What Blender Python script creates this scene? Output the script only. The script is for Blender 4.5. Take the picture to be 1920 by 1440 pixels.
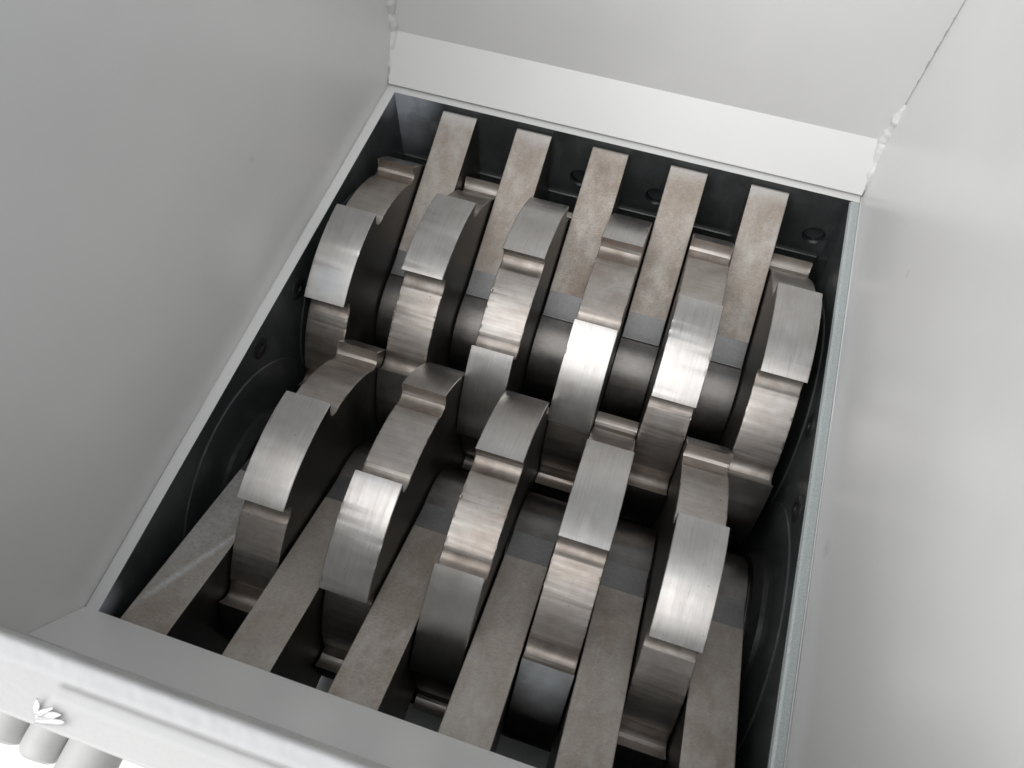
import bpy, bmesh, math, random
from mathutils import Vector, noise

# ------------------------------------------------------------------ clean
for o in list(bpy.data.objects):
    bpy.data.objects.remove(o, do_unlink=True)
scene = bpy.context.scene
COL = scene.collection
S = 0.04                      # metres per cutter slot (one disc is one slot thick)
random.seed(7)

# ------------------------------------------------------------------ camera
cam_d = bpy.data.cameras.new('camera')
cam = bpy.data.objects.new('camera', cam_d)
COL.objects.link(cam)
cam.location = (7.4023 * S, -0.9147 * S, 13.5113 * S)
cam.rotation_euler = (0.5019, -0.0116, 0.3112)
cam_d.sensor_fit = 'HORIZONTAL'
cam_d.sensor_width = 36.0
cam_d.lens = 1448.77 / 1920 * 36.0
cam_d.clip_start = 0.01
cam_d.clip_end = 100
cam_d.dof.use_dof = True
cam_d.dof.focus_distance = 16.3 * S
cam_d.dof.aperture_fstop = 8.5
scene.camera = cam

# ------------------------------------------------------------------ world and lamps
world = bpy.data.worlds.new('World')
scene.world = world
world.use_nodes = True
wb = world.node_tree.nodes['Background']
wb.inputs['Color'].default_value = (0.93, 0.97, 1.0, 1)
wb.inputs['Strength'].default_value = 0.46


def area(name, loc, target, sx, sy, power, color=(1, 1, 1)):
    d = bpy.data.lights.new(name, 'AREA')
    d.shape = 'RECTANGLE'
    d.size, d.size_y = sx, sy
    d.energy = power
    d.color = color
    o = bpy.data.objects.new(name, d)
    COL.objects.link(o)
    o.location = loc
    o.rotation_euler = (Vector(target) - Vector(loc)).to_track_quat('-Z', 'Y').to_euler()
    return o


# roof light of the hall, above and a little towards the operator's left
area('roof_light', (-0.85, -2.5, 3.0), (-0.85, -2.5, 0.0), 5.4, 5.4, 238, (1.0, 0.99, 0.985))
# added lamp behind the operator, to the left, brightening the far and right walls
area('left_fill_light', (-3.0, -1.7, 2.8), (0.2, 0.25, 0.0), 5.0, 2.4, 132, (1.0, 0.995, 1.0))

scene.view_settings.view_transform = 'Standard'
scene.view_settings.look = 'None'
scene.view_settings.exposure = 0.0
scene.view_settings.gamma = 1.0
scene.view_settings.use_curve_mapping = False
scene.render.engine = 'CYCLES'
scene.cycles.max_bounces = 8
scene.cycles.diffuse_bounces = 4
scene.cycles.glossy_bounces = 4
scene.cycles.transmission_bounces = 0
scene.cycles.caustics_reflective = True
scene.render.resolution_x = 1024
scene.render.resolution_y = 768


# ------------------------------------------------------------------ material helpers
class NT:
    def __init__(self, name):
        self.m = bpy.data.materials.new(name)
        self.m.use_nodes = True
        self.t = self.m.node_tree
        self.b = self.t.nodes['Principled BSDF']

    def n(self, typ, **kw):
        nd = self.t.nodes.new(typ)
        for k, v in kw.items():
            setattr(nd, k, v)
        return nd

    def l(self, a, b):
        self.t.links.new(a, b)

    def set(self, **kw):
        for k, v in kw.items():
            self.b.inputs[k.replace('_', ' ')].default_value = v

    def val(self, nd, **kw):
        for k, v in kw.items():
            nd.inputs[k.replace('_', ' ')].default_value = v
        return nd

    def coords(self, kind='Object', scale=(1, 1, 1), rnd=True):
        tc = self.n('ShaderNodeTexCoord')
        out = tc.outputs[kind]
        if rnd:
            oi = self.n('ShaderNodeObjectInfo')
            mu = self.n('ShaderNodeMath', operation='MULTIPLY')
            self.l(oi.outputs['Random'], mu.inputs[0])
            mu.inputs[1].default_value = 37.0
            ad = self.n('ShaderNodeVectorMath', operation='ADD')
            self.l(out, ad.inputs[0])
            self.l(mu.outputs[0], ad.inputs[1])
            out = ad.outputs[0]
        mp = self.n('ShaderNodeMapping')
        mp.inputs['Scale'].default_value = scale
        self.l(out, mp.inputs['Vector'])
        return mp.outputs[0]

    def noise(self, vec, scale, detail=4, rough=0.55, dist=0.0):
        nd = self.n('ShaderNodeTexNoise')
        nd.inputs['Scale'].default_value = scale
        nd.inputs['Detail'].default_value = detail
        nd.inputs['Roughness'].default_value = rough
        nd.inputs['Distortion'].default_value = dist
        self.l(vec, nd.inputs['Vector'])
        return nd.outputs['Fac']

    def ramp(self, fac, stops):
        r = self.n('ShaderNodeValToRGB')
        el = r.color_ramp.elements
        while len(el) < len(stops):
            el.new(0.5)
        for e, (p, c) in zip(el, stops):
            e.position = p
            e.color = (c, c, c, 1) if not isinstance(c, tuple) else (*c, 1)
        self.l(fac, r.inputs['Fac'])
        return r.outputs['Color']

    def maprange(self, fac, a, b, c, d):
        r = self.n('ShaderNodeMapRange')
        r.inputs['From Min'].default_value = a
        r.inputs['From Max'].default_value = b
        r.inputs['To Min'].default_value = c
        r.inputs['To Max'].default_value = d
        self.l(fac, r.inputs['Value'])
        return r.outputs[0]

    def mix(self, fac, a, b, mode='MIX'):
        m = self.n('ShaderNodeMix', data_type='RGBA', blend_type=mode)
        if isinstance(fac, (int, float)):
            m.inputs[0].default_value = fac
        else:
            self.l(fac, m.inputs[0])
        for sck, v in ((m.inputs[6], a), (m.inputs[7], b)):
            if isinstance(v, tuple):
                sck.default_value = (*v, 1)
            else:
                self.l(v, sck)
        return m.outputs[2]

    def math(self, op, a, b=0.0):
        m = self.n('ShaderNodeMath', operation=op)
        for i, v in enumerate((a, b)):
            if isinstance(v, (int, float)):
                m.inputs[i].default_value = v
            else:
                self.l(v, m.inputs[i])
        return m.outputs[0]

    def bump(self, h, strength, dist, normal=None):
        b = self.n('ShaderNodeBump')
        b.inputs['Strength'].default_value = strength
        b.inputs['Distance'].default_value = dist
        self.l(h, b.inputs['Height'])
        if normal is not None:
            self.l(normal, b.inputs['Normal'])
        return b.outputs[0]

    def col(self, s):
        self.l(s, self.b.inputs['Base Color'])

    def rough(self, s):
        self.l(s, self.b.inputs['Roughness'])

    def nor(self, s):
        self.l(s, self.b.inputs['Normal'])


def mat_paint(name, base, rough=0.29, peel=0.05, smudges=()):
    k = NT(name)
    v = k.coords(rnd=False)
    big = k.noise(v, 9, 3)
    c = k.mix(k.maprange(big, 0.3, 0.7, 0, 1), tuple(b * 0.965 for b in base), base)
    spots = k.ramp(k.noise(v, 260, 2, 0.5), [(0.0, 0.0), (0.765, 0.0), (0.79, 1.0)])
    c = k.mix(k.math('MULTIPLY', spots, 0.05), c, (base[0] * 0.75, base[1] * 0.74, base[2] * 0.72))
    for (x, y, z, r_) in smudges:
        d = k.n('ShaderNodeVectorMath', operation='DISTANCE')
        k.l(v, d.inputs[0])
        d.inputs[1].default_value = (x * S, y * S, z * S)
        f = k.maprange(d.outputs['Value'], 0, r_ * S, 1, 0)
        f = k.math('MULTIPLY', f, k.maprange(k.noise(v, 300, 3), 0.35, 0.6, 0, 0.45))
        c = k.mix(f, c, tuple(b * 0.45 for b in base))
    k.col(c)
    k.rough(k.maprange(big, 0.3, 0.7, rough - 0.015, rough + 0.03))
    peelh = k.noise(v, 330, 1, 0.4)
    k.nor(k.bump(peelh, peel, 0.0008, k.bump(big, 0.05, 0.02)))
    k.set(IOR=1.46)
    return k.m


def mat_land(name='ground_steel_land', spray=None):
    """finely ground tooth crown: hairlines run along the direction of rotation"""
    k = NT(name)
    u = k.coords('UV', (30, 0.9, 1))
    fine = k.noise(u, 1.0, 6, 0.75)
    u2 = k.coords('UV', (9, 0.7, 1))
    mid = k.noise(u2, 1.0, 4, 0.6)
    o = k.coords('Object', (1, 1, 1))
    blot = k.noise(o, 45, 4, 0.6)
    scr = k.ramp(k.noise(k.coords('UV', (22, 1.1, 1)), 1.0, 2, 0.4), [(0, 0), (0.70, 0), (0.735, 1)])
    c = k.mix(k.maprange(blot, 0.35, 0.7, 0, 1), (0.50, 0.475, 0.455), (0.595, 0.585, 0.575))
    c = k.mix(k.math('MULTIPLY', k.maprange(fine, 0.35, 0.70, 0, 1), 0.45), c, (0.33, 0.32, 0.313))
    pit = k.ramp(k.noise(o, 900, 1, 0.3), [(0, 0), (0.79, 0), (0.81, 1)])
    c = k.mix(pit, c, (0.10, 0.095, 0.09))
    c = k.mix(k.math('MULTIPLY', scr, 0.30), c, (0.18, 0.175, 0.17))
    oi = k.n('ShaderNodeObjectInfo')
    c = k.mix(k.maprange(oi.outputs['Random'], 0, 1, 0.0, 0.22), c, (0.36, 0.345, 0.33))
    metal = 1.0
    if spray:
        # dust of pale paint: centre angle (deg), half width (deg), strength; only that stretch of the crown
        ang, half, amt = spray
        raw = k.coords('Object', rnd=False)
        t = math.radians(ang)
        d = k.n('ShaderNodeVectorMath', operation='DISTANCE')
        k.l(raw, d.inputs[0])
        d.inputs[1].default_value = (0, -3.7 * S * math.sin(t), 3.7 * S * math.cos(t))
        f = k.maprange(d.outputs['Value'], 0, math.radians(half) * 3.7 * S, amt, 0)
        f = k.math('MULTIPLY', f, k.maprange(k.noise(raw, 110, 3, 0.6), 0.25, 0.6, 0.65, 1.0))
        sp = k.ramp(k.noise(raw, 1500, 1, 0.3), [(0, 0), (0.62, 0), (0.68, 1)])
        f = k.math('MINIMUM', k.math('ADD', f, k.math('MULTIPLY', sp, k.math('MULTIPLY', f, 0.9))), 1.0)
        c = k.mix(f, c, (0.50, 0.54, 0.58))
        k.l(k.maprange(f, 0, 1, 1.0, 0.0), k.b.inputs['Metallic'])
    k.col(c)
    k.set(Metallic=1.0, Anisotropic=0.35)
    tg = k.n('ShaderNodeTangent', direction_type='UV_MAP')
    k.l(tg.outputs[0], k.b.inputs['Tangent'])
    r = k.math('ADD', k.maprange(mid, 0.3, 0.7, 0.30, 0.40), k.math('MULTIPLY', blot, 0.06))
    k.rough(r)
    k.nor(k.bump(fine, 0.10, 0.0006, k.bump(mid, 0.04, 0.0015)))
    return k.m


def mat_gullet(name='milled_steel_gullet', stain=False):
    """milled tooth root: cutter lines run across the disc, brownish stain"""
    k = NT(name)
    u = k.coords('UV', (1.0, 46, 1))
    fine = k.noise(u, 1.0, 5, 0.7)
    mid = k.noise(k.coords('UV', (0.6, 7, 1)), 1.0, 4, 0.6)
    o = k.coords('Object')
    blot = k.noise(o, 38, 5, 0.62, 0.4)
    c = k.mix(k.maprange(blot, 0.33, 0.68, 0, 1), (0.365, 0.33, 0.30), (0.48, 0.458, 0.438))
    c = k.mix(k.math('MULTIPLY', k.maprange(fine, 0.35, 0.75, 0, 1), 0.38), c, (0.24, 0.205, 0.18))
    pit = k.ramp(k.noise(o, 620, 2, 0.4), [(0, 0), (0.745, 0), (0.765, 1)])
    c = k.mix(pit, c, (0.10, 0.08, 0.07))
    oi = k.n('ShaderNodeObjectInfo')
    tint = k.math('MULTIPLY', k.maprange(oi.outputs['Random'], 0.3, 1.0, 0.0, 0.75), k.maprange(k.noise(o, 26, 5, 0.65), 0.42, 0.66, 0, 1))
    c = k.mix(tint, c, (0.25, 0.185, 0.14))
    if stain:
        c = k.mix(k.maprange(k.noise(o, 60, 4, 0.6), 0.3, 0.65, 0.15, 0.85), c, (0.20, 0.17, 0.145))
    k.col(c)
    k.set(Metallic=0.95)
    k.rough(k.maprange(mid, 0.3, 0.7, 0.36, 0.52))
    k.nor(k.bump(fine, 0.12, 0.0004))
    return k.m


def mat_simple_metal(name, a, b, r0, r1, scale=40, bump=0.1, fine_scale=(1, 1, 1), metallic=0.95):
    k = NT(name)
    o = k.coords('Object', fine_scale)
    o1 = k.coords('Object')
    blot = k.noise(o1, scale, 5, 0.6)
    fine = k.noise(o, scale * 14, 4, 0.6)
    c = k.mix(k.maprange(blot, 0.33, 0.7, 0, 1), a, b)
    c = k.mix(k.math('MULTIPLY', k.maprange(fine, 0.4, 0.75, 0, 1), 0.3), c, tuple(x * 0.55 for x in a))
    k.col(c)
    k.set(Metallic=metallic)
    k.rough(k.maprange(blot, 0.3, 0.7, r0, r1))
    k.nor(k.bump(fine, bump, 0.0006))
    return k.m


def mat_bar(name='tan_stained_steel', streak=False):
    """plasma cut finger: tan-brown stained steel with a fine grain and grey clouds"""
    k = NT(name)
    o = k.coords('Object')
    cloud = k.noise(o, 24, 5, 0.65, 0.15)
    cloud2 = k.noise(o, 70, 4, 0.6)
    grain = k.noise(k.coords('Object', (1, 2.2, 2.2)), 360, 4, 0.7)
    c = k.mix(k.maprange(cloud, 0.32, 0.68, 0, 1), (0.315, 0.262, 0.215), (0.425, 0.388, 0.350))
    c = k.mix(k.math('MULTIPLY', k.maprange(cloud2, 0.45, 0.75, 0, 1), 0.55), c, (0.36, 0.335, 0.31))
    c = k.mix(k.math('MULTIPLY', k.maprange(grain, 0.38, 0.70, 0, 1), 0.62), c, (0.15, 0.12, 0.098))
    pit = k.ramp(k.noise(o, 600, 2, 0.5), [(0, 0), (0.735, 0), (0.76, 1)])
    c = k.mix(pit, c, (0.11, 0.085, 0.065))
    oi = k.n('ShaderNodeObjectInfo')
    c = k.mix(k.maprange(oi.outputs['Random'], 0, 1, 0.0, 0.4), c, (0.41, 0.385, 0.355))
    rub = k.maprange(k.noise(k.coords('Object', (1, 0.5, 0.5)), 48, 5, 0.7, 0.15), 0.48, 0.70, 0, 0.5)
    c = k.mix(rub, c, (0.50, 0.485, 0.465))
    stn = k.maprange(k.noise(k.coords('Object', (1, 0.6, 0.6)), 30, 6, 0.7, 0.2), 0.50, 0.72, 0, 0.58)
    c = k.mix(stn, c, (0.205, 0.150, 0.112))
    sepe = k.n('ShaderNodeSeparateXYZ')
    k.l(k.coords('Object', rnd=False), sepe.inputs[0])
    endw = k.maprange(k.math('ADD', sepe.outputs[1], k.math('MULTIPLY', cloud2, 0.010)), 13.25 * S + 0.005, 13.6 * S + 0.005, 0, 0.75)
    c = k.mix(k.math('MULTIPLY', endw, k.maprange(oi.outputs['Random'], 0.2, 0.6, 0.15, 1.0)), c, (0.58, 0.575, 0.565))
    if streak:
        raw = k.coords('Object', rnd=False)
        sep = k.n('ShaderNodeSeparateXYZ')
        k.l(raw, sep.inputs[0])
        # distance from a streak of light painted into the colour; paint mist beside it
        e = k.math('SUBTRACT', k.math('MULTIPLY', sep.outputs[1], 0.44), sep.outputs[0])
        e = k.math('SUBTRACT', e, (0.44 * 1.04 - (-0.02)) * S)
        lit_core = k.maprange(k.math('ABSOLUTE', e), 0, 0.15 * S, 1.0, 0)
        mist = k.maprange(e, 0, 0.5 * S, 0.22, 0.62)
        m_ = k.math('MAXIMUM', lit_core, mist)
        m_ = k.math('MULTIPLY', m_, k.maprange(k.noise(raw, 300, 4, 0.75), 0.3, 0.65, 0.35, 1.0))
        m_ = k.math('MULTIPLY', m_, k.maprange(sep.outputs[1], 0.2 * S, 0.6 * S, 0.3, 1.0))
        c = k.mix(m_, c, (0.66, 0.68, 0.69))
    k.col(c)
    k.set(Metallic=0.55)
    k.rough(k.maprange(cloud2, 0.3, 0.7, 0.42, 0.6))
    k.nor(k.bump(grain, 0.25, 0.0007, k.bump(cloud2, 0.1, 0.002)))
    return k.m


def mat_dark(name='dark_chamber_paint', spray=None, base=(0.028, 0.031, 0.0315)):
    """dark blue-grey paint; spray = list of (x, y, z, radius) in slots: white over-spray dust"""
    k = NT(name)
    o = k.coords('Object', rnd=False)
    cl = k.noise(o, 30, 5, 0.6)
    fine = k.noise(o, 420, 3, 0.6)
    c = k.mix(k.maprange(cl, 0.3, 0.7, 0, 1), base, tuple(b * 1.7 for b in base))
    dust = k.ramp(k.noise(o, 900, 1, 0.3), [(0, 0), (0.735, 0), (0.76, 1)])
    c = k.mix(k.math('MULTIPLY', dust, 0.35), c, (0.25, 0.25, 0.25))
    wipe = k.maprange(k.noise(k.coords('Object', (1, 1, 0.35), rnd=False), 45, 4, 0.6, 0.8), 0.54, 0.72, 0, 0.12)
    c = k.mix(wipe, c, (0.20, 0.20, 0.20))
    if spray:
        tot = None
        for (x, y, z, rad, amt) in spray:
            d = k.n('ShaderNodeVectorMath', operation='DISTANCE')
            k.l(o, d.inputs[0])
            d.inputs[1].default_value = (x * S, y * S, z * S)
            f = k.maprange(d.outputs['Value'], 0, rad * S, amt, 0)
            tot = f if tot is None else k.math('MAXIMUM', tot, f)
        mod = k.maprange(k.noise(o, 30, 3, 0.5, 0.3), 0.3, 0.6, 0.45, 1.0)
        m1 = k.math('MULTIPLY', tot, mod)
        spk = k.ramp(k.noise(o, 700, 1, 0.3), [(0, 0), (0.66, 0), (0.70, 1)])
        m2 = k.math('MAXIMUM', m1, k.math('MULTIPLY', spk, k.math('MULTIPLY', tot, 1.2)))
        c = k.mix(k.math('MINIMUM', m2, 1.0), c, (0.42, 0.45, 0.49))
    k.col(c)
    k.rough(k.maprange(cl, 0.3, 0.7, 0.34, 0.48))
    k.nor(k.bump(fine, 0.08, 0.0006))
    return k.m


def mat_zinc(name, base):
    k = NT(name)
    o = k.coords('Object', rnd=False)
    gr = k.noise(o, 900, 3, 0.6)
    cl = k.noise(o, 60, 4, 0.6)
    c = k.mix(k.maprange(gr, 0.35, 0.7, 0, 1), tuple(b * 0.72 for b in base), base)
    c = k.mix(k.math('MULTIPLY', k.maprange(cl, 0.4, 0.7, 0, 1), 0.4), c, tuple(b * 0.8 for b in base))
    spk = k.ramp(gr, [(0, 0), (0.72, 0), (0.76, 1)])
    c = k.mix(spk, c, (0.85, 0.87, 0.87))
    k.col(c)
    k.set(Metallic=0.35)
    k.rough(k.maprange(cl, 0.3, 0.7, 0.36, 0.5))
    k.nor(k.bump(gr, 0.2, 0.0006))
    return k.m


M = {}
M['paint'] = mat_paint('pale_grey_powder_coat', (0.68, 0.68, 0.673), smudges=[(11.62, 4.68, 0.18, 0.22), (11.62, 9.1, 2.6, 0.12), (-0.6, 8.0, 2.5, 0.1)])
M['paint_rim'] = mat_paint('pale_grey_rim_paint', (0.64, 0.645, 0.637), 0.5, 0.03)
M['film'] = mat_paint('white_film', (0.66, 0.66, 0.66), 0.5, 0.02)
M['white'] = mat_paint('white_gloss_paint', (0.43, 0.43, 0.428), 0.45, 0.2)
M['rough_white'] = mat_paint('coarse_pale_paint', (0.43, 0.43, 0.434), 0.5, 0.5)
M['roller'] = mat_paint('pale_grey_roller_shell', (0.44, 0.44, 0.432), 0.45, 0.1)
M['land'] = mat_land()
M['gullet'] = mat_gullet()
M['root'] = mat_gullet('brown_stained_tooth_root', True)
M['side'] = mat_simple_metal('sawn_steel_flank', (0.11, 0.105, 0.10), (0.185, 0.175, 0.165), 0.38, 0.5, 30, 0.08)
M['collar'] = mat_simple_metal('turned_steel_collar', (0.13, 0.122, 0.117), (0.21, 0.20, 0.192), 0.28, 0.4, 35, 0.06, (0.3, 1, 1))
M['bar'] = mat_bar()
M['bar_mist_lit_streak'] = mat_bar('misted_steel_lit_streak', True)
M['bar_end'] = mat_simple_metal('bare_ground_steel', (0.15, 0.15, 0.152), (0.23, 0.23, 0.23), 0.34, 0.46, 30, 0.06, metallic=0.8)
M['dark'] = mat_dark()
M['dark_far'] = mat_dark('dark_paint_with_overspray', [(-0.45, 13.7, -0.35, 1.5, 2.3), (-0.45, 13.7, -1.2, 1.4, 0.75), (0.75, 13.7, -1.3, 0.5, 0.4)])
M['dark_left'] = mat_dark('dark_paint_with_corner_overspray', [(-0.33, 13.5, -0.3, 0.75, 0.7), (-0.33, -0.1, -0.5, 0.55, 0.9)])
M['zinc'] = mat_zinc('zinc_grey_edge', (0.50, 0.54, 0.54))
M['ledge'] = mat_simple_metal('bare_edge_steel', (0.50, 0.50, 0.50), (0.62, 0.62, 0.62), 0.25, 0.4, 60, 0.05)
M['bolt'] = mat_simple_metal('black_bolt_steel', (0.045, 0.047, 0.048), (0.075, 0.075, 0.075), 0.35, 0.45, 60, 0.05, metallic=0.7)
M['hole'] = mat_dark('black_socket', None, (0.006, 0.007, 0.008))


def mat_floor():
    k = NT('pale_concrete')
    o = k.coords('Object', rnd=False)
    c = k.mix(k.noise(o, 6, 6, 0.6), (0.66, 0.65, 0.635), (0.80, 0.79, 0.775))
    k.col(c)
    k.set(Roughness=0.7)
    k.nor(k.bump(k.noise(o, 60, 5, 0.6), 0.2, 0.004))
    return k.m


M['floor'] = mat_floor()


def mat_seam():
    """open joint between two panels, bridged here and there by paint"""
    k = NT('paint_bridged_joint')
    o = k.coords('Object', rnd=False)
    w = k.noise(k.coords('Object', (0.2, 0.2, 1), rnd=False), 260, 2, 0.5)
    f = k.ramp(w, [(0, 0), (0.50, 0), (0.56, 1)])
    k.col(k.mix(f, (0.68, 0.68, 0.673), (0.20, 0.20, 0.20)))
    k.set(Roughness=0.5)
    return k.m


M['seam'] = mat_seam()

for _k, _m in M.items():
    _m.use_fake_user = False


# ------------------------------------------------------------------ object helpers
def link(name, me, parent=None, mats=(), loc=(0, 0, 0), rot=(0, 0, 0)):
    o = bpy.data.objects.new(name, me)
    COL.objects.link(o)
    for m in mats:
        if me is not None and len(me.materials) < len(mats):
            me.materials.append(m)
    o.location = Vector(loc) * S
    o.rotation_euler = rot
    if parent is not None:
        o.parent = parent
    return o


def empty(name, loc=(0, 0, 0)):
    o = bpy.data.objects.new(name, None)
    COL.objects.link(o)
    o.empty_display_size = 0.03
    o.location = Vector(loc) * S
    return o


def tag(o, label=None, cat=None, group=None, kind=None):
    if label:
        o['label'] = label
    if cat:
        o['category'] = cat
    if group:
        o['group'] = group
    if kind:
        o['kind'] = kind
    return o


def mesh_from(name, verts, faces, mi=None, smooth=None):
    me = bpy.data.meshes.new(name)
    me.from_pydata([tuple(Vector(v) * S) for v in verts], [], faces)
    if mi:
        me.polygons.foreach_set('material_index', mi)
    if smooth is not None:
        me.polygons.foreach_set('use_smooth', [smooth] * len(faces) if isinstance(smooth, bool) else smooth)
    me.update()
    return me


def bm_to_mesh(bm, name, smooth=False):
    for v in bm.verts:
        v.co *= S
    bmesh.ops.recalc_face_normals(bm, faces=bm.faces)
    me = bpy.data.meshes.new(name)
    bm.to_mesh(me)
    bm.free()
    if smooth:
        me.polygons.foreach_set('use_smooth', [True] * len(me.polygons))
    return me


def box_mesh(name, x0, x1, y0, y1, z0, z1, bev=0.0, seg=2):
    bm = bmesh.new()
    vs = [bm.verts.new((x, y, z)) for x in (x0, x1) for y in (y0, y1) for z in (z0, z1)]
    for f in ((0, 1, 3, 2), (4, 6, 7, 5), (0, 4, 5, 1), (2, 3, 7, 6), (0, 2, 6, 4), (1, 5, 7, 3)):
        bm.faces.new([vs[i] for i in f])
    if bev:
        bmesh.ops.bevel(bm, geom=bm.edges[:], offset=bev, segments=seg, affect='EDGES', profile=0.5)
    return bm_to_mesh(bm, name)


def prism_x(name, prof, x0, x1, bev=0.0, seg=2):
    """profile of (y, z) extruded along x, edges bevelled"""
    bm = bmesh.new()
    a = [bm.verts.new((x0, y, z)) for y, z in prof]
    b = [bm.verts.new((x1, y, z)) for y, z in prof]
    n = len(prof)
    bm.faces.new(a)
    bm.faces.new(b[::-1])
    for i in range(n):
        bm.faces.new((a[i], b[i], b[(i + 1) % n], a[(i + 1) % n]))
    bmesh.ops.recalc_face_normals(bm, faces=bm.faces)
    if bev:
        ed = [e for e in bm.edges if len(e.link_faces) == 2 and e.calc_face_angle() > math.radians(25)]
        bmesh.ops.bevel(bm, geom=ed, offset=bev, segments=seg, affect='EDGES', profile=0.5, clamp_overlap=True)
    return bm


def lathe_x(name, prof, n=96, smooth_deg=30):
    """profile of (x, r) turned about the x axis, local origin on the axis"""
    verts, faces = [], []
    for x, r in prof:
        for i in range(n):
            t = 2 * math.pi * i / n
            verts.append((x, -r * math.sin(t), r * math.cos(t)))
    for j in range(len(prof) - 1):
        for i in range(n):
            faces.append((j * n + i, j * n + (i + 1) % n, (j + 1) * n + (i + 1) % n, (j + 1) * n + i))
    bm = bmesh.new()
    bv = [bm.verts.new(v) for v in verts]
    for f in faces:
        bm.faces.new([bv[i] for i in f])
    if prof[0][1] > 1e-4:
        bm.faces.new(bv[:n])
    if prof[-1][1] > 1e-4:
        bm.faces.new(bv[-n:])
    bmesh.ops.recalc_face_normals(bm, faces=bm.faces)
    me = bm_to_mesh(bm, name, True)
    sharp(me, smooth_deg)
    return me


def sharp(me, deg):
    """smooth shading that keeps edges sharper than deg"""
    bm = bmesh.new()
    bm.from_mesh(me)
    for f in bm.faces:
        f.smooth = True
    for e in bm.edges:
        if len(e.link_faces) == 2 and e.calc_face_angle() > math.radians(deg):
            e.smooth = False
    bm.to_mesh(me)
    bm.free()


# ------------------------------------------------------------------ key dimensions (in slots)
XL, XR = -0.33, 11.35          # inner faces of the side plates
YN, YF = -0.21, 13.70          # inner faces of the end plates
ZR = -0.45                     # top of the chamber plates
ZB = -8.0                      # bottom of the chamber
AXF, AXN, AXZ = 9.5454, 3.9468, -3.76
RL, RG = 3.70, 3.315           # land and gullet radii
WL, WR = -0.60, 11.62          # hopper side walls
WF, WN = 14.63, -0.95          # hopper far and near walls

# ------------------------------------------------------------------ the floor
fl = link('floor', mesh_from('floor', [(-90, -90, -16), (110, -90, -16), (110, 110, -16), (-90, 110, -16)], [(0, 1, 2, 3)]), None, [M['floor']])
tag(fl, 'pale concrete floor under the machine', 'floor', kind='structure')

# ------------------------------------------------------------------ cutting chamber
ch = empty('cutting_chamber', (5.5, 6.75, ZB))
tag(ch, 'dark painted steel cutting chamber with pale rim around the two cutter shafts', 'chamber')


def child(name, me, mats, loc=(0, 0, 0), rot=(0, 0, 0), parent=None):
    """a part modelled in world slots under the chamber"""
    par = parent or ch
    o = link(name, me, None, mats, loc, rot)
    base = Vector((0, 0, 0))
    p = par
    while p is not None:
        base += p.location
        p = p.parent
    o.parent = par
    o.location = Vector(loc) * S - base
    return o


def plate_with_holes(name, axis, c0, c1, a0, a1, b0, b1, holes, depth):
    """plate whose inner face (at c0) carries blind round holes. axis 'x' or 'y'; holes are (a, b, r)"""
    bm = bmesh.new()

    def P(c, a, b):
        return (c, a, b) if axis == 'x' else (a, c, b)
    outer = [bm.verts.new(P(c0, a, b)) for a, b in ((a0, b0), (a1, b0), (a1, b1), (a0, b1))]
    ed = [bm.edges.new((outer[i], outer[(i + 1) % 4])) for i in range(4)]
    sgn = 1 if c1 > c0 else -1
    for (a, b, r) in holes:
        n = 40
        rings = []
        for rr, cc in ((r, c0), (r * 0.9, c0 + sgn * 0.06), (r * 0.88, c0 + sgn * depth)):
            rings.append([bm.verts.new(P(cc, a + rr * math.cos(2 * math.pi * i / n), b + rr * math.sin(2 * math.pi * i / n))) for i in range(n)])
        ed += [bm.edges.new((rings[0][i], rings[0][(i + 1) % n])) for i in range(n)]
        for q in range(2):
            for i in range(n):
                f = bm.faces.new((rings[q][i], rings[q][(i + 1) % n], rings[q + 1][(i + 1) % n], rings[q + 1][i]))
                f.material_index = 2 if q == 0 else 3
        bm.faces.new(rings[2])
    bmesh.ops.triangle_fill(bm, edges=ed, use_beauty=True)
    back = [bm.verts.new(P(c1, a, b)) for a, b in ((a0, b0), (a1, b0), (a1, b1), (a0, b1))]
    bm.faces.new(back)
    for i in range(4):
        f = bm.faces.new((outer[i], outer[(i + 1) % 4], back[(i + 1) % 4], back[i]))
        if i == 2:
            f.material_index = 1
    return bm_to_mesh(bm, name)


# far end plate with blind holes between the fingers
me = plate_with_holes('end_plate', 'y', YF, YF + 0.25, XL - 0.22, XR + 0.22, ZB, ZR,
                      [(x, -1.87, 0.29) for x in (4.80, 6.86, 10.98)], 0.16)
far_plate = child('end_plate', me, [M['dark_far'], M['paint_rim'], M['bolt'], M['hole']])
far_plate['label'] = 'dark far end plate with round holes and white overspray in its left corner'
led = child('ledge', box_mesh('ledge', XL + 0.02, XR - 0.02, YF - 0.030, YF - 0.004, ZB, -2.60, 0.006), [M['dark']], parent=far_plate)
strip = child('ledge_edge', box_mesh('ledge_edge', XL + 0.03, XR - 0.05, YF - 0.050, YF - 0.006, -2.598, -2.570, 0.006), [M['ledge']], parent=far_plate)
near_plate = child('end_plate', box_mesh('end_plate', XL - 0.22, XR + 0.22, YN - 0.25, YN, -4.2, ZR - 0.02, 0.01), [M['dark']])

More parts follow.
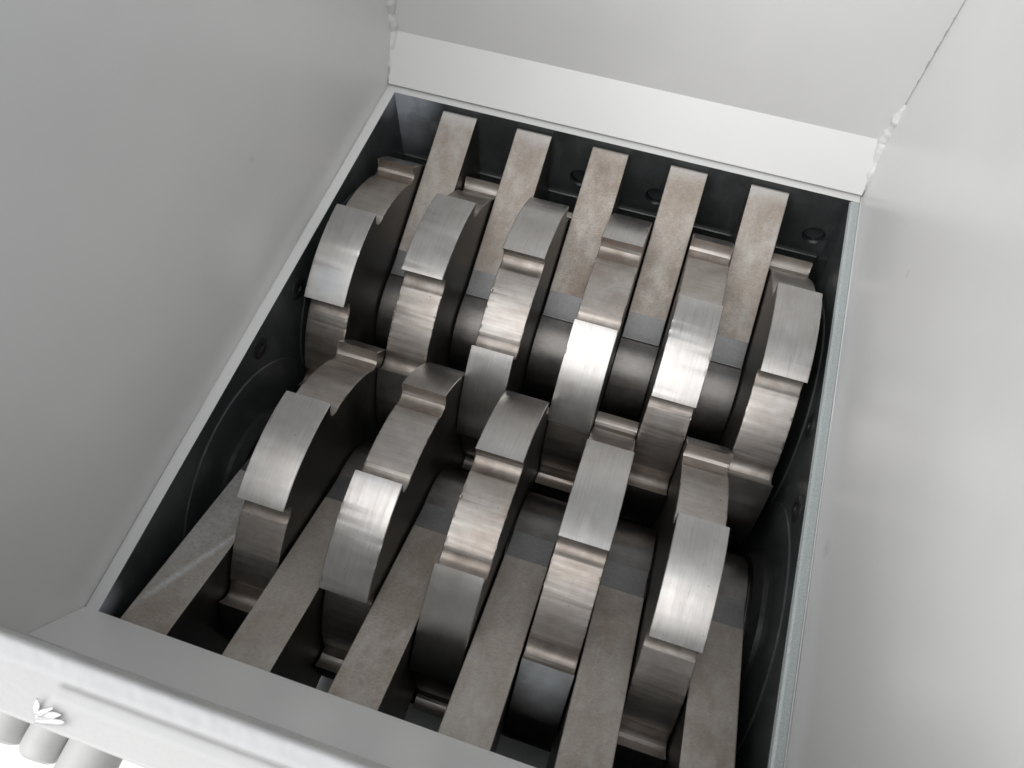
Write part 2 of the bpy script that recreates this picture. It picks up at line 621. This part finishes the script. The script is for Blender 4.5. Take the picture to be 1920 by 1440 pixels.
# side plates: dark inside, paint on the top edge
def side_plate(x_in, x_out, top_mat, dark, round_top):
    s = 1 if x_out > x_in else -1
    if round_top:
        prof = [(x_in, ZB), (x_in, ZR - 0.06), (x_in + s * 0.03, ZR - 0.015), (x_in + s * 0.08, ZR), (x_out, ZR), (x_out, ZB)]
    else:
        prof = [(x_in, ZB), (x_in, ZR - 0.012), (x_in + s * 0.012, ZR), (x_out, ZR), (x_out, ZB)]
    y0, y1 = YN + 0.002, YF - 0.003
    n = len(prof)
    verts = [(x, y0, z) for x, z in prof] + [(x, y1, z) for x, z in prof]
    faces = [(i, (i + 1) % n, n + (i + 1) % n, n + i) for i in range(n)] + [tuple(range(n)), tuple(range(n, 2 * n))]
    mi = [0] + [1] * (n - 3) + [0, 0] + [0, 0]
    if not round_top:
        mi[1] = 1
    me = mesh_from('side_plate', verts, faces, mi)
    bm = bmesh.new()
    bm.from_mesh(me)
    bmesh.ops.recalc_face_normals(bm, faces=bm.faces)
    bm.to_mesh(me)
    bm.free()
    return child('side_plate', me, [dark, top_mat])


pl = side_plate(XL, XL - 0.215, M['paint_rim'], M['dark_left'], False)
pl['label'] = 'left side plate, pale painted top edge over a dark inner face'
pr = side_plate(XR, XR + 0.225, M['zinc'], M['dark'], True)
pr['label'] = 'right side plate with rounded bluish grey top edge'


def disc_on_side(par, xs, s, y, z, r, h, name, mat, chamf=0.02, n=64):
    """a turned cover sitting proud of a side plate; s = direction into the chamber"""
    prof = [(0, r), (h - chamf, r), (h, r - chamf), (h, 0.0001)]
    me = lathe_x(name, [(s * a, b) for a, b in prof], n)
    return child(name, me, [mat], (xs, y, z), parent=par)


def bolt(par, xs, s, y, z, r=0.27):
    prof = [(0.0, r), (0.012, r), (0.028, r - 0.03), (0.028, r * 0.42), (-0.10, r * 0.40), (-0.10, 0.0001)]
    me = lathe_x('bolt', [(s * a, b) for a, b in prof], 32)
    b = child('bolt', me, [M['bolt']], (xs, y, z), parent=par)
    return b


def ring_line(par, xs, s, y, z, r, name='seal_ring'):
    prof = [(0.0, r + 0.05), (0.03, r + 0.035), (0.03, r), (0.0, r - 0.02)]
    me = lathe_x(name, [(s * a, b) for a, b in prof], 128)
    # open turned ring: drop the end caps
    bm = bmesh.new(); bm.from_mesh(me)
    bmesh.ops.delete(bm, geom=[f for f in bm.faces if len(f.verts) > 4], context='FACES')
    bm.to_mesh(me); bm.free()
    return child(name, me, [M['bolt']], (xs, y, z), parent=par)


for par, xs, s in ((pl, XL, 1), (pr, XR, -1)):
    for ay in (AXN, AXF):
        disc_on_side(par, xs, s, ay, AXZ, 2.88, 0.035, 'bearing_cover', M['dark'], 0.018, 128)
        disc_on_side(par, xs + s * 0.035, s, ay, AXZ, 1.72, 0.26, 'seal_boss', M['bolt'], 0.16, 96)
    for (by, bz) in (((7.6, -1.05), (5.80, -0.86)) if s > 0 else ((7.68, -0.95), (5.80, -1.02))):
        bolt(par, xs + s * 0.001, s, by, bz, 0.27)

# beams under the rotors: the discharge opening is a slot between them
beam_me = box_mesh('discharge_beam', XL + 0.01, XR - 0.01, 0.62, 7.10, ZB, ZB + 0.3, 0.02)
child('discharge_beam', beam_me, [M['dark']])
child('discharge_beam', box_mesh('discharge_beam', XL + 0.01, XR - 0.01, 7.17, YF - 0.14, ZB, ZB + 0.3, 0.02), [M['dark']])

# unseen panels added to darken the floor below, a hand's breadth above it
for nm, b in (('shade_panel', (XL - 0.215, XL, YN, YF, -15.6, ZB - 0.01)), ('shade_panel', (XR, XR + 0.225, YN, YF, -15.6, ZB - 0.01)),
              ('shade_panel', (XL - 0.215, XR + 0.225, YF + 0.01, YF + 0.25, -15.6, ZB - 0.01)),
              ('shade_panel', (XL - 0.215, XR + 0.225, YN - 0.30, YN - 0.05, -15.4, -4.22))):
    child(nm, box_mesh(nm, *b), [M['dark']])

# ------------------------------------------------------------------ rotors
GAP = 36.0
LAND = 36.0
TH = 0.975


def disc_mesh(seed, land=None):
    rnd = random.Random(seed)
    pts = []      # (angle deg, r, finish of the strip that starts here)
    for t in range(5):
        b = 72.0 * t
        # land from b-36 to b (b = lower, leading end), then the gullet
        g = [(0.0, 3.70), (-0.75, 3.62), (-1.3, 3.54), (-1.45, 3.47), (-1.1, 3.40), (-0.2, 3.345), (1.0, 3.31), (2.4, 3.295), (3.9, 3.30)]
        for q_, (a, r) in enumerate(g):
            pts.append((b + a, r, 3 if q_ >= 4 else 1))
        a = 4.6
        while a <= 31.4:
            pts.append((b + a, RG, 1))
            a += 0.62
        for q_, (a2, r) in enumerate(reversed(g)):
            pts.append((b + 36.0 - a2, r, 3 if q_ <= 3 else 1))
        pts[-1] = (pts[-1][0], pts[-1][1], 0)
        a = 36.9
        while a < 71.6:
            pts.append((b + a, RL, 0))
            a += 0.9
    n = len(pts)
    c = 0.014
    rows = []
    for x, inset in ((-TH / 2, c), (-TH / 2 + c, 0), (-TH / 2 + 0.06, 0), (TH / 2 - 0.06, 0), (TH / 2 - c, 0), (TH / 2, c)):
        row = []
        for (a, r, fin) in pts:
            # burrs and nicks along the sawn edges
            jit = 0.0
            if abs(x) > TH / 2 - 0.03:
                jit = -abs(rnd.gauss(0, 0.003 if fin == 0 else 0.007))
                if rnd.random() < 0.03:
                    jit -= rnd.uniform(0.005, 0.022)
            rr = r - inset * (0.9 if fin else 1.0) + jit
            t = math.radians(a)
            row.append((x, -rr * math.sin(t), rr * math.cos(t)))
        rows.append(row)
    verts = [v for row in rows for v in row]
    arc = [0.0]
    for i in range(1, n + 1):
        p0, p1 = pts[i - 1], pts[i % n]
        a1 = p1[0] + (360 if i == n else 0)
        arc.append(arc[-1] + math.hypot(math.radians(a1 - p0[0]) * (p0[1] + p1[1]) / 2, p1[1] - p0[1]))
    faces, mi, uv, sm = [], [], [], []
    for j in range(5):
        u0, u1 = rows[j][0][0], rows[j + 1][0][0]
        for i in range(n):
            k = (i + 1) % n
            faces.append((j * n + i, j * n + k, (j + 1) * n + k, (j + 1) * n + i))
            mi.append(pts[i][2])
            uv += [(u0, arc[i]), (u0, arc[i + 1]), (u1, arc[i + 1]), (u1, arc[i])]
            sm.append(True)
    me = mesh_from('cutter_disc', verts, faces, mi, sm)
    l = me.uv_layers.new(name='UVMap')
    l.data.foreach_set('uv', [c_ for p_ in uv for c_ in p_])
    bm = bmesh.new()
    bm.from_mesh(me)
    bm.verts.ensure_lookup_table()
    bmesh.ops.recalc_face_normals(bm, faces=bm.faces)
    # flat flanks between the outline and the bore
    for j, sgn in ((0, -1), (5, 1)):
        ring = [bm.verts[j * n + i] for i in range(n)]
        ed = [bm.edges.get((ring[i], ring[(i + 1) % n])) for i in range(n)]
        bore = [bm.verts.new((sgn * TH / 2 * S, -1.30 * S * math.sin(2 * math.pi * i / 64), 1.30 * S * math.cos(2 * math.pi * i / 64))) for i in range(64)]
        ed += [bm.edges.new((bore[i], bore[(i + 1) % 64])) for i in range(64)]
        new = bmesh.ops.triangle_fill(bm, edges=ed, use_beauty=True)['geom']
        for f in new:
            if isinstance(f, bmesh.types.BMFace):
                f.material_index = 2
                f.normal_update()
                if f.normal.x * sgn < 0:
                    f.normal_flip()
        bm.verts.ensure_lookup_table()
    bm.to_mesh(me)
    bm.free()
    sharp(me, 24)
    for m in (land or M['land'], M['gullet'], M['side'], M['root']):
        me.materials.append(m)
    return me


DISCS = [disc_mesh(s) for s in (11, 23, 37)]
DUSTED = disc_mesh(41, mat_land('paint_dusted_land', (47.0 - 6.6, 17.0, 0.85)))
SCUFFED = disc_mesh(53, mat_land('overground_land', (30.0 + 34.7, 9.0, 0.6)))
COLLAR = lathe_x('spacer_collar', [(-0.5, 1.30), (-0.49, 1.46), (-0.46, 1.49), (0.46, 1.49), (0.49, 1.46), (0.5, 1.30)], 96)
COLLAR.materials.append(M['collar'])


def rotor(ay, slots, phases, label):
    r = empty('cutter_shaft', (5.5, ay, AXZ))
    tag(r, label, 'cutter shaft', 'hook-tooth cutter shafts side by side')
    sh = link('shaft', lathe_x('shaft', [(-5.75, 1.0), (-5.72, 1.295), (5.72, 1.295), (5.75, 1.0)], 64), r, [M['collar']])
    for i, (k, ph) in enumerate(zip(slots, phases)):
        link('cutter_disc', DUSTED if k == 7 else SCUFFED if k == 0 else DISCS[i % 3], r, (), (k + 0.5 - 5.5, 0, 0), (math.radians(ph), 0, 0))
    for k in range(11):
        if k not in slots:
            link('spacer_collar', COLLAR, r, (), (k + 0.5 - 5.5, 0, 0), (random.uniform(0, 6), 0, 0))
    return r


rotor(AXF, (0, 2, 4, 6, 8, 10), (-34.7, -52.8, 1.7, -15.9, -34.3, -51.6),
      'far steel cutter shaft with six hook-toothed discs, the row nearer the far wall')
rotor(AXN, (1, 3, 5, 7, 9), (-48.1, -30.0, -11.8, 6.6, 25.1),
      'near steel cutter shaft with five hook-toothed discs, the row nearer the front edge')

# ------------------------------------------------------------------ cleaning fingers
BW = 0.93


def finger_mesh(mirror, seed):
    def Y(y):
        return (2 * 6.746 - y) if mirror else y
    arcp = []
    for d in range(4, -86, -10):
        t = math.radians(d)
        arcp.append((AXF - 1.52 * math.sin(t), AXZ + 1.52 * math.cos(t)))
    prof = [(13.695, -0.69), (13.66, -0.625), (13.60, -0.60), (13.36, -0.69), (12.6, -1.005), (11.3, -1.525), (10.06, -2.021), (9.66, -2.181)] + arcp + [(11.10, -4.0), (13.695, -4.0)]
    if mirror:
        prof = [(13.78, -4.0), (13.78, -0.533)] + prof[3:-1]
    prof = [(Y(y), z) for y, z in prof]
    bm = prism_x('cleaning_finger', prof, -BW / 2, BW / 2, 0.022, 2)
    for f in bm.faces:
        c = f.calc_center_median()
        yy = (2 * 6.746 - c.y) if mirror else c.y
        if yy < 10.06 and c.z > -2.6 and f.normal.z > 0.5:
            f.material_index = 1
        elif f.normal.z < 0.3 and abs(f.normal.x) < 0.6 and yy < 11:
            f.material_index = 2
        elif abs(f.normal.x) > 0.9:
            f.material_index = 2
    me = bm_to_mesh(bm, 'cleaning_finger')
    sharp(me, 7)
    return me


FF = finger_mesh(False, 1)
FN = finger_mesh(True, 2)
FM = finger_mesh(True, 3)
for me_ in (FF, FN, FM):
    for m in (M['bar_mist_lit_streak'] if me_ is FM else M['bar'], M['bar_end'], M['side']):
        me_.materials.append(m)
ordn = ['leftmost', 'second from the left', 'middle', 'second from the right', 'rightmost']
for i, k in enumerate((1, 3, 5, 7, 9)):
    o = link('cleaning_finger', FF, None, (), (k + 0.5, 0, 0))
    tag(o, f'tan stained steel finger sloping down from the far wall, {ordn[i]} of five', 'finger', 'fingers on the far wall')
ordn = ['leftmost', 'second from the left', 'third from the left', 'third from the right', 'second from the right', 'rightmost']
for i, k in enumerate((0, 2, 4, 6, 8, 10)):
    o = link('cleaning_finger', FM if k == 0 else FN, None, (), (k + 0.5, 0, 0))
    tag(o, f'shaded brown steel finger rising to the front edge, {ordn[i]} of six', 'finger', 'fingers at the front edge')

# ------------------------------------------------------------------ hopper
hp = empty('hopper', (5.5, 6.75, ZR))
tag(hp, 'pale grey painted sheet steel feed hopper around the cutter opening', 'hopper')
ZT = 9.2           # top of side and far walls
ZN = 7.5           # top of the lower front wall
TK = 0.06


def hpart(name, me, mat, parent=hp, loc=(0, 0, 0)):
    return child(name, me, [mat] if not isinstance(mat, (list, tuple)) else mat, loc, parent=parent)


def panel_grid(name, corner, du, dv, nu, nv, thick, wob=0.0):
    """sheet panel with a very slight oil-can wobble; corner, du, dv in slots"""
    c, du, dv = Vector(corner), Vector(du), Vector(dv)
    nrm = du.cross(dv).normalized()
    verts, faces = [], []
    for side in (0, 1):
        for j in range(nv + 1):
            for i in range(nu + 1):
                p = c + du * (i / nu) + dv * (j / nv)
                w = wob * noise.noise(p * 0.28) if 0 < i < nu and 0 < j < nv else 0
                verts.append(p + nrm * (w - side * thick))
    N = (nu + 1) * (nv + 1)
    idx = lambda i, j, s: s * N + j * (nu + 1) + i
    for j in range(nv):
        for i in range(nu):
            faces.append((idx(i, j, 0), idx(i + 1, j, 0), idx(i + 1, j + 1, 0), idx(i, j + 1, 0)))
            faces.append((idx(i, j, 1), idx(i, j + 1, 1), idx(i + 1, j + 1, 1), idx(i + 1, j, 1)))
    for i in range(nu):
        faces.append((idx(i, 0, 0), idx(i, 0, 1), idx(i + 1, 0, 1), idx(i + 1, 0, 0)))
        faces.append((idx(i, nv, 0), idx(i + 1, nv, 0), idx(i + 1, nv, 1), idx(i, nv, 1)))
    for j in range(nv):
        faces.append((idx(0, j, 0), idx(0, j + 1, 0), idx(0, j + 1, 1), idx(0, j, 1)))
        faces.append((idx(nu, j, 0), idx(nu, j, 1), idx(nu, j + 1, 1), idx(nu, j + 1, 0)))
    me = mesh_from(name, verts, faces)
    sharp(me, 30)
    return me


# left wall (faces +x): du = -y... chosen so that du x dv points into the hopper
lw = hpart('side_panel', panel_grid('side_panel', (WL, -1.2, ZR - 0.6), (0, 16.0, 0), (0, 0, ZT - ZR + 0.6), 24, 16, TK, 0.03), M['paint'])
lw['label'] = 'left hopper wall in shade'
rw = hpart('side_panel', panel_grid('side_panel', (WR, 14.8, ZR - 0.6), (0, -16.0, 0), (0, 0, ZT - ZR + 0.6), 24, 16, TK, 0.03), M['paint'])
rw['label'] = 'right hopper wall, brighter than the left one'
bp = hpart('back_panel', panel_grid('back_panel', (WL + 0.01, WF, 0.66), (WR - WL - 0.045, 0, 0), (0, 0, ZT - 0.66), 20, 14, TK, 0.02), M['paint'])
bs = hpart('back_sloped_strip', panel_grid('back_sloped_strip', (WL + 0.05, YF + 0.16, ZR + 0.09), (WR - WL - 0.10, 0, 0), (0, WF - YF - 0.175, 1.035), 20, 3, TK, 0.0), M['paint'])
fs = hpart('front_sloped_strip', panel_grid('front_sloped_strip', (WR - 0.01, YN + 0.01, ZR - 0.004), (-(WR - WL - 0.02), 0, 0), (0, WN - YN + 0.02, 1.11), 20, 3, 0.05, 0.0), M['paint'])
fp = hpart('front_panel', panel_grid('front_panel', (WR - 0.01, WN + 0.012, 0.62), (-(WR - WL - 0.02), 0, 0), (0, -0.045, ZN - 0.70), 20, 10, TK, 0.0), M['paint'])
# foot flanges that carry the side walls beside the chamber plates
hpart('foot_flange', box_mesh('foot_flange', XL - 0.262, XL - 0.228, YN, YF + 0.24, ZR - 0.25, ZR - 0.02, 0.006), M['paint'])
hpart('foot_flange', box_mesh('foot_flange', XR + 0.238, XR + 0.264, YN, YF + 0.24, ZR - 0.25, ZR - 0.02, 0.006), M['paint'])

hpart('back_light_stop', box_mesh('back_light_stop', WL + 0.01, WR - 0.01, YF + 0.262, YF + 0.33, ZR - 0.5, ZR + 0.22), M['paint'], bs)  # added plate closing the gap where light leaked in behind the strip
# seams and weld beads in the far corners
def bead(name, path, r0, seed, par):
    rnd = random.Random(seed)
    pts = []
    for a, b in zip(path[:-1], path[1:]):
        a, b = Vector(a), Vector(b)
        n = max(2, int((b - a).length / 0.045))
        for i in range(n):
            pts.append(a + (b - a) * (i / n))
    pts.append(Vector(path[-1]))
    verts, faces, m = [], [], 12
    for i, p in enumerate(pts):
        t = (pts[min(i + 1, len(pts) - 1)] - pts[max(i - 1, 0)]).normalized()
        side = t.cross(Vector((0.3, 0.7, 0.1))).normalized()
        up = t.cross(side)
        fade = min(1, i / 6, (len(pts) - 1 - i) / 10)
        rr = r0 * (0.2 + 0.8 * fade)
        for q in range(m):
            an = 2 * math.pi * q / m
            dv = side * math.cos(an) + up * math.sin(an)
            k = 1 + 0.55 * noise.noise((p + dv * 0.12) * 3.2 + Vector((seed, 0, 0))) + 0.25 * noise.noise((p + dv * 0.1) * 9)
            verts.append(p + dv * rr * max(0.35, k))
    for i in range(len(pts) - 1):
        for q in range(m):
            faces.append((i * m + q, i * m + (q + 1) % m, (i + 1) * m + (q + 1) % m, (i + 1) * m + q))
    faces.append(tuple(range(m)))
    faces.append(tuple(range(len(verts) - m, len(verts)))[::-1])
    me = mesh_from(name, verts, faces, None, True)
    return hpart(name, me, M['paint_rim'], par)


bead('weld_bead', [(WL + 0.01, YF + 0.40, ZR + 0.16), (WL + 0.01, WF - 0.02, 0.66), (WL, WF, 3.2)], 0.13, 3, bp)
bead('weld_bead', [(WR, YF + 0.31, ZR + 0.06), (WR - 0.01, WF - 0.02, 0.66), (WR, WF, 1.75)], 0.13, 8, bp)
hpart('panel_joint', box_mesh('panel_joint', WR - 0.036, WR - 0.029, WF - 0.006, WF + 0.02, 2.15, ZT), M['seam'], bp)

# front rim: flange, raised cover strip and a lower shelf outside
hpart('rim_flange', box_mesh('rim_flange', WL - 0.3, WR + 0.3, -1.128, WN - 0.018, ZN - 0.07, ZN, 0.03), M['rough_white'], fp)
hpart('rim_strip', box_mesh('rim_strip', 4.02, WR + 0.3, -1.27, -1.145, ZN - 0.22, ZN - 0.10, 0.03), M['white'], fp)
sf = hpart('outer_shelf', box_mesh('outer_shelf', -6.0, 12.5, -2.10, -1.05, -0.25, 0.0, 0.05), M['white'], hp)

# ------------------------------------------------------------------ things outside the front edge
def roller(x0, x1, y_end, z, label, length=5.0):
    r = (x1 - x0) / 2
    prof = [(0, 0.001), (0.0, r * 0.62), (0.05, r * 0.85), (0.16, r * 0.98), (0.3, r), (length, r), (length, 0.001)]
    me = lathe_x('roller', [(a, b) for a, b in prof], 40)
    me.materials.append(M['roller'])
    o = link('roller', me, None, (), ((x0 + x1) / 2, y_end, z - r), (0, 0, math.radians(90)))
    tag(o, label, 'roller', 'pale rollers outside the front edge')
    return o


roller(-2.95, -2.03, -2.86, -3.0, 'pale grey roller cut off by the left picture edge, below the front rim', 1.7)
roller(-1.97, -1.14, -2.93, -3.0, 'short pale grey roller with rounded end at the lower left', 1.7)
roller(-1.10, 0.0, -5.2, -2.9, 'longest white roller below the front rim, beside the short roller', 4.2)

# curled scrap of white film on the shelf
sc = empty('film_scrap', (-0.05, -1.95, 0.0))
sc.scale = (0.85, 0.85, 0.6)
tag(sc, 'curled torn scrap of white film lying on the shelf outside the rim', 'scrap')
for (ax, ay, ang, ln, w, lift) in ((-0.08, 0.02, 112, 0.26, 0.09, 0.10), (-0.05, 0.0, 38, 0.34, 0.10, 0.08), (-0.06, -0.05, 22, 0.52, 0.13, 0.05), (-0.02, -0.10, 14, 0.62, 0.12, 0.12)):
    verts, faces = [], []
    ca, sa = math.cos(math.radians(ang)), math.sin(math.radians(ang))
    n = 12
    for i in range(n + 1):
        t = i / n
        hw = w * 0.5 * math.sin(math.pi * min(1, 0.15 + 0.85 * t)) ** 0.7 * (1 + 0.25 * math.sin(7 * t + ang))
        cx, cz = ln * t, 0.015 + lift * t * t
        for sgn in (-1, 0, 1):
            lx, ly = cx, sgn * hw
            for th in (0.0, 0.012):
                verts.append((ax + lx * ca - ly * sa, ay + lx * sa + ly * ca, cz + 0.06 * abs(sgn) + th))
    for i in range(n):
        for q in range(2):
            for th in (0, 1):
                a = i * 6 + q * 2 + th
                f = (a, a + 6, a + 8, a + 2)
                faces.append(f if th else f[::-1])
        for q in (0, 2):
            a = i * 6 + q * 2
            faces.append((a, a + 1, a + 7, a + 6))
    o = link('flake', mesh_from('flake', verts, faces, None, True), sc, [M['film']])

# ------------------------------------------------------------------ crumbs and chips of swarf lying in the creases
rnd = random.Random(99)
verts, faces = [], []


def chip(x, y, z, r):
    b = len(verts)
    ax = [Vector((rnd.uniform(-1, 1), rnd.uniform(-1, 1), rnd.uniform(-0.4, 1))).normalized() * r * rnd.uniform(0.5, 1.3) for _ in range(4)]
    for a in ax:
        verts.append((x + a.x * 1.5, y + a.y, z + a.z * 0.7))
    faces.extend([(b, b + 1, b + 2), (b, b + 2, b + 3), (b, b + 3, b + 1), (b + 1, b + 3, b + 2)])


for k in (1, 3, 5, 7, 9):
    cx = k + 0.5 + rnd.choice((-0.3, 0.3, 0.38))
    for _ in range(16):
        chip(min(k + 0.94, max(k + 0.06, rnd.gauss(cx, 0.10))), 9.55 + rnd.gauss(0, 0.025), -2.255 + rnd.uniform(0, 0.02), rnd.uniform(0.008, 0.020))
for k in (0, 2, 4, 6, 8, 10):
    cx = k + 0.5 + rnd.choice((-0.3, 0.3, 0.38))
    for _ in range(18):
        chip(min(k + 0.94, max(k + 0.06, rnd.gauss(cx, 0.10))), 3.94 + rnd.gauss(0, 0.025), -2.255 + rnd.uniform(0, 0.02), rnd.uniform(0.008, 0.020))
    for _ in range(10):
        y = rnd.uniform(0.0, 3.2)
        chip(k + rnd.uniform(0.1, 0.9), y, -0.533 - 0.4 * (y + 0.288) + 0.006, rnd.uniform(0.004, 0.010))
sw = link('swarf', mesh_from('swarf', verts, faces), None, [M['collar']])
tag(sw, 'tiny metal crumbs lying in the creases between fingers and shafts', 'swarf', kind='stuff')
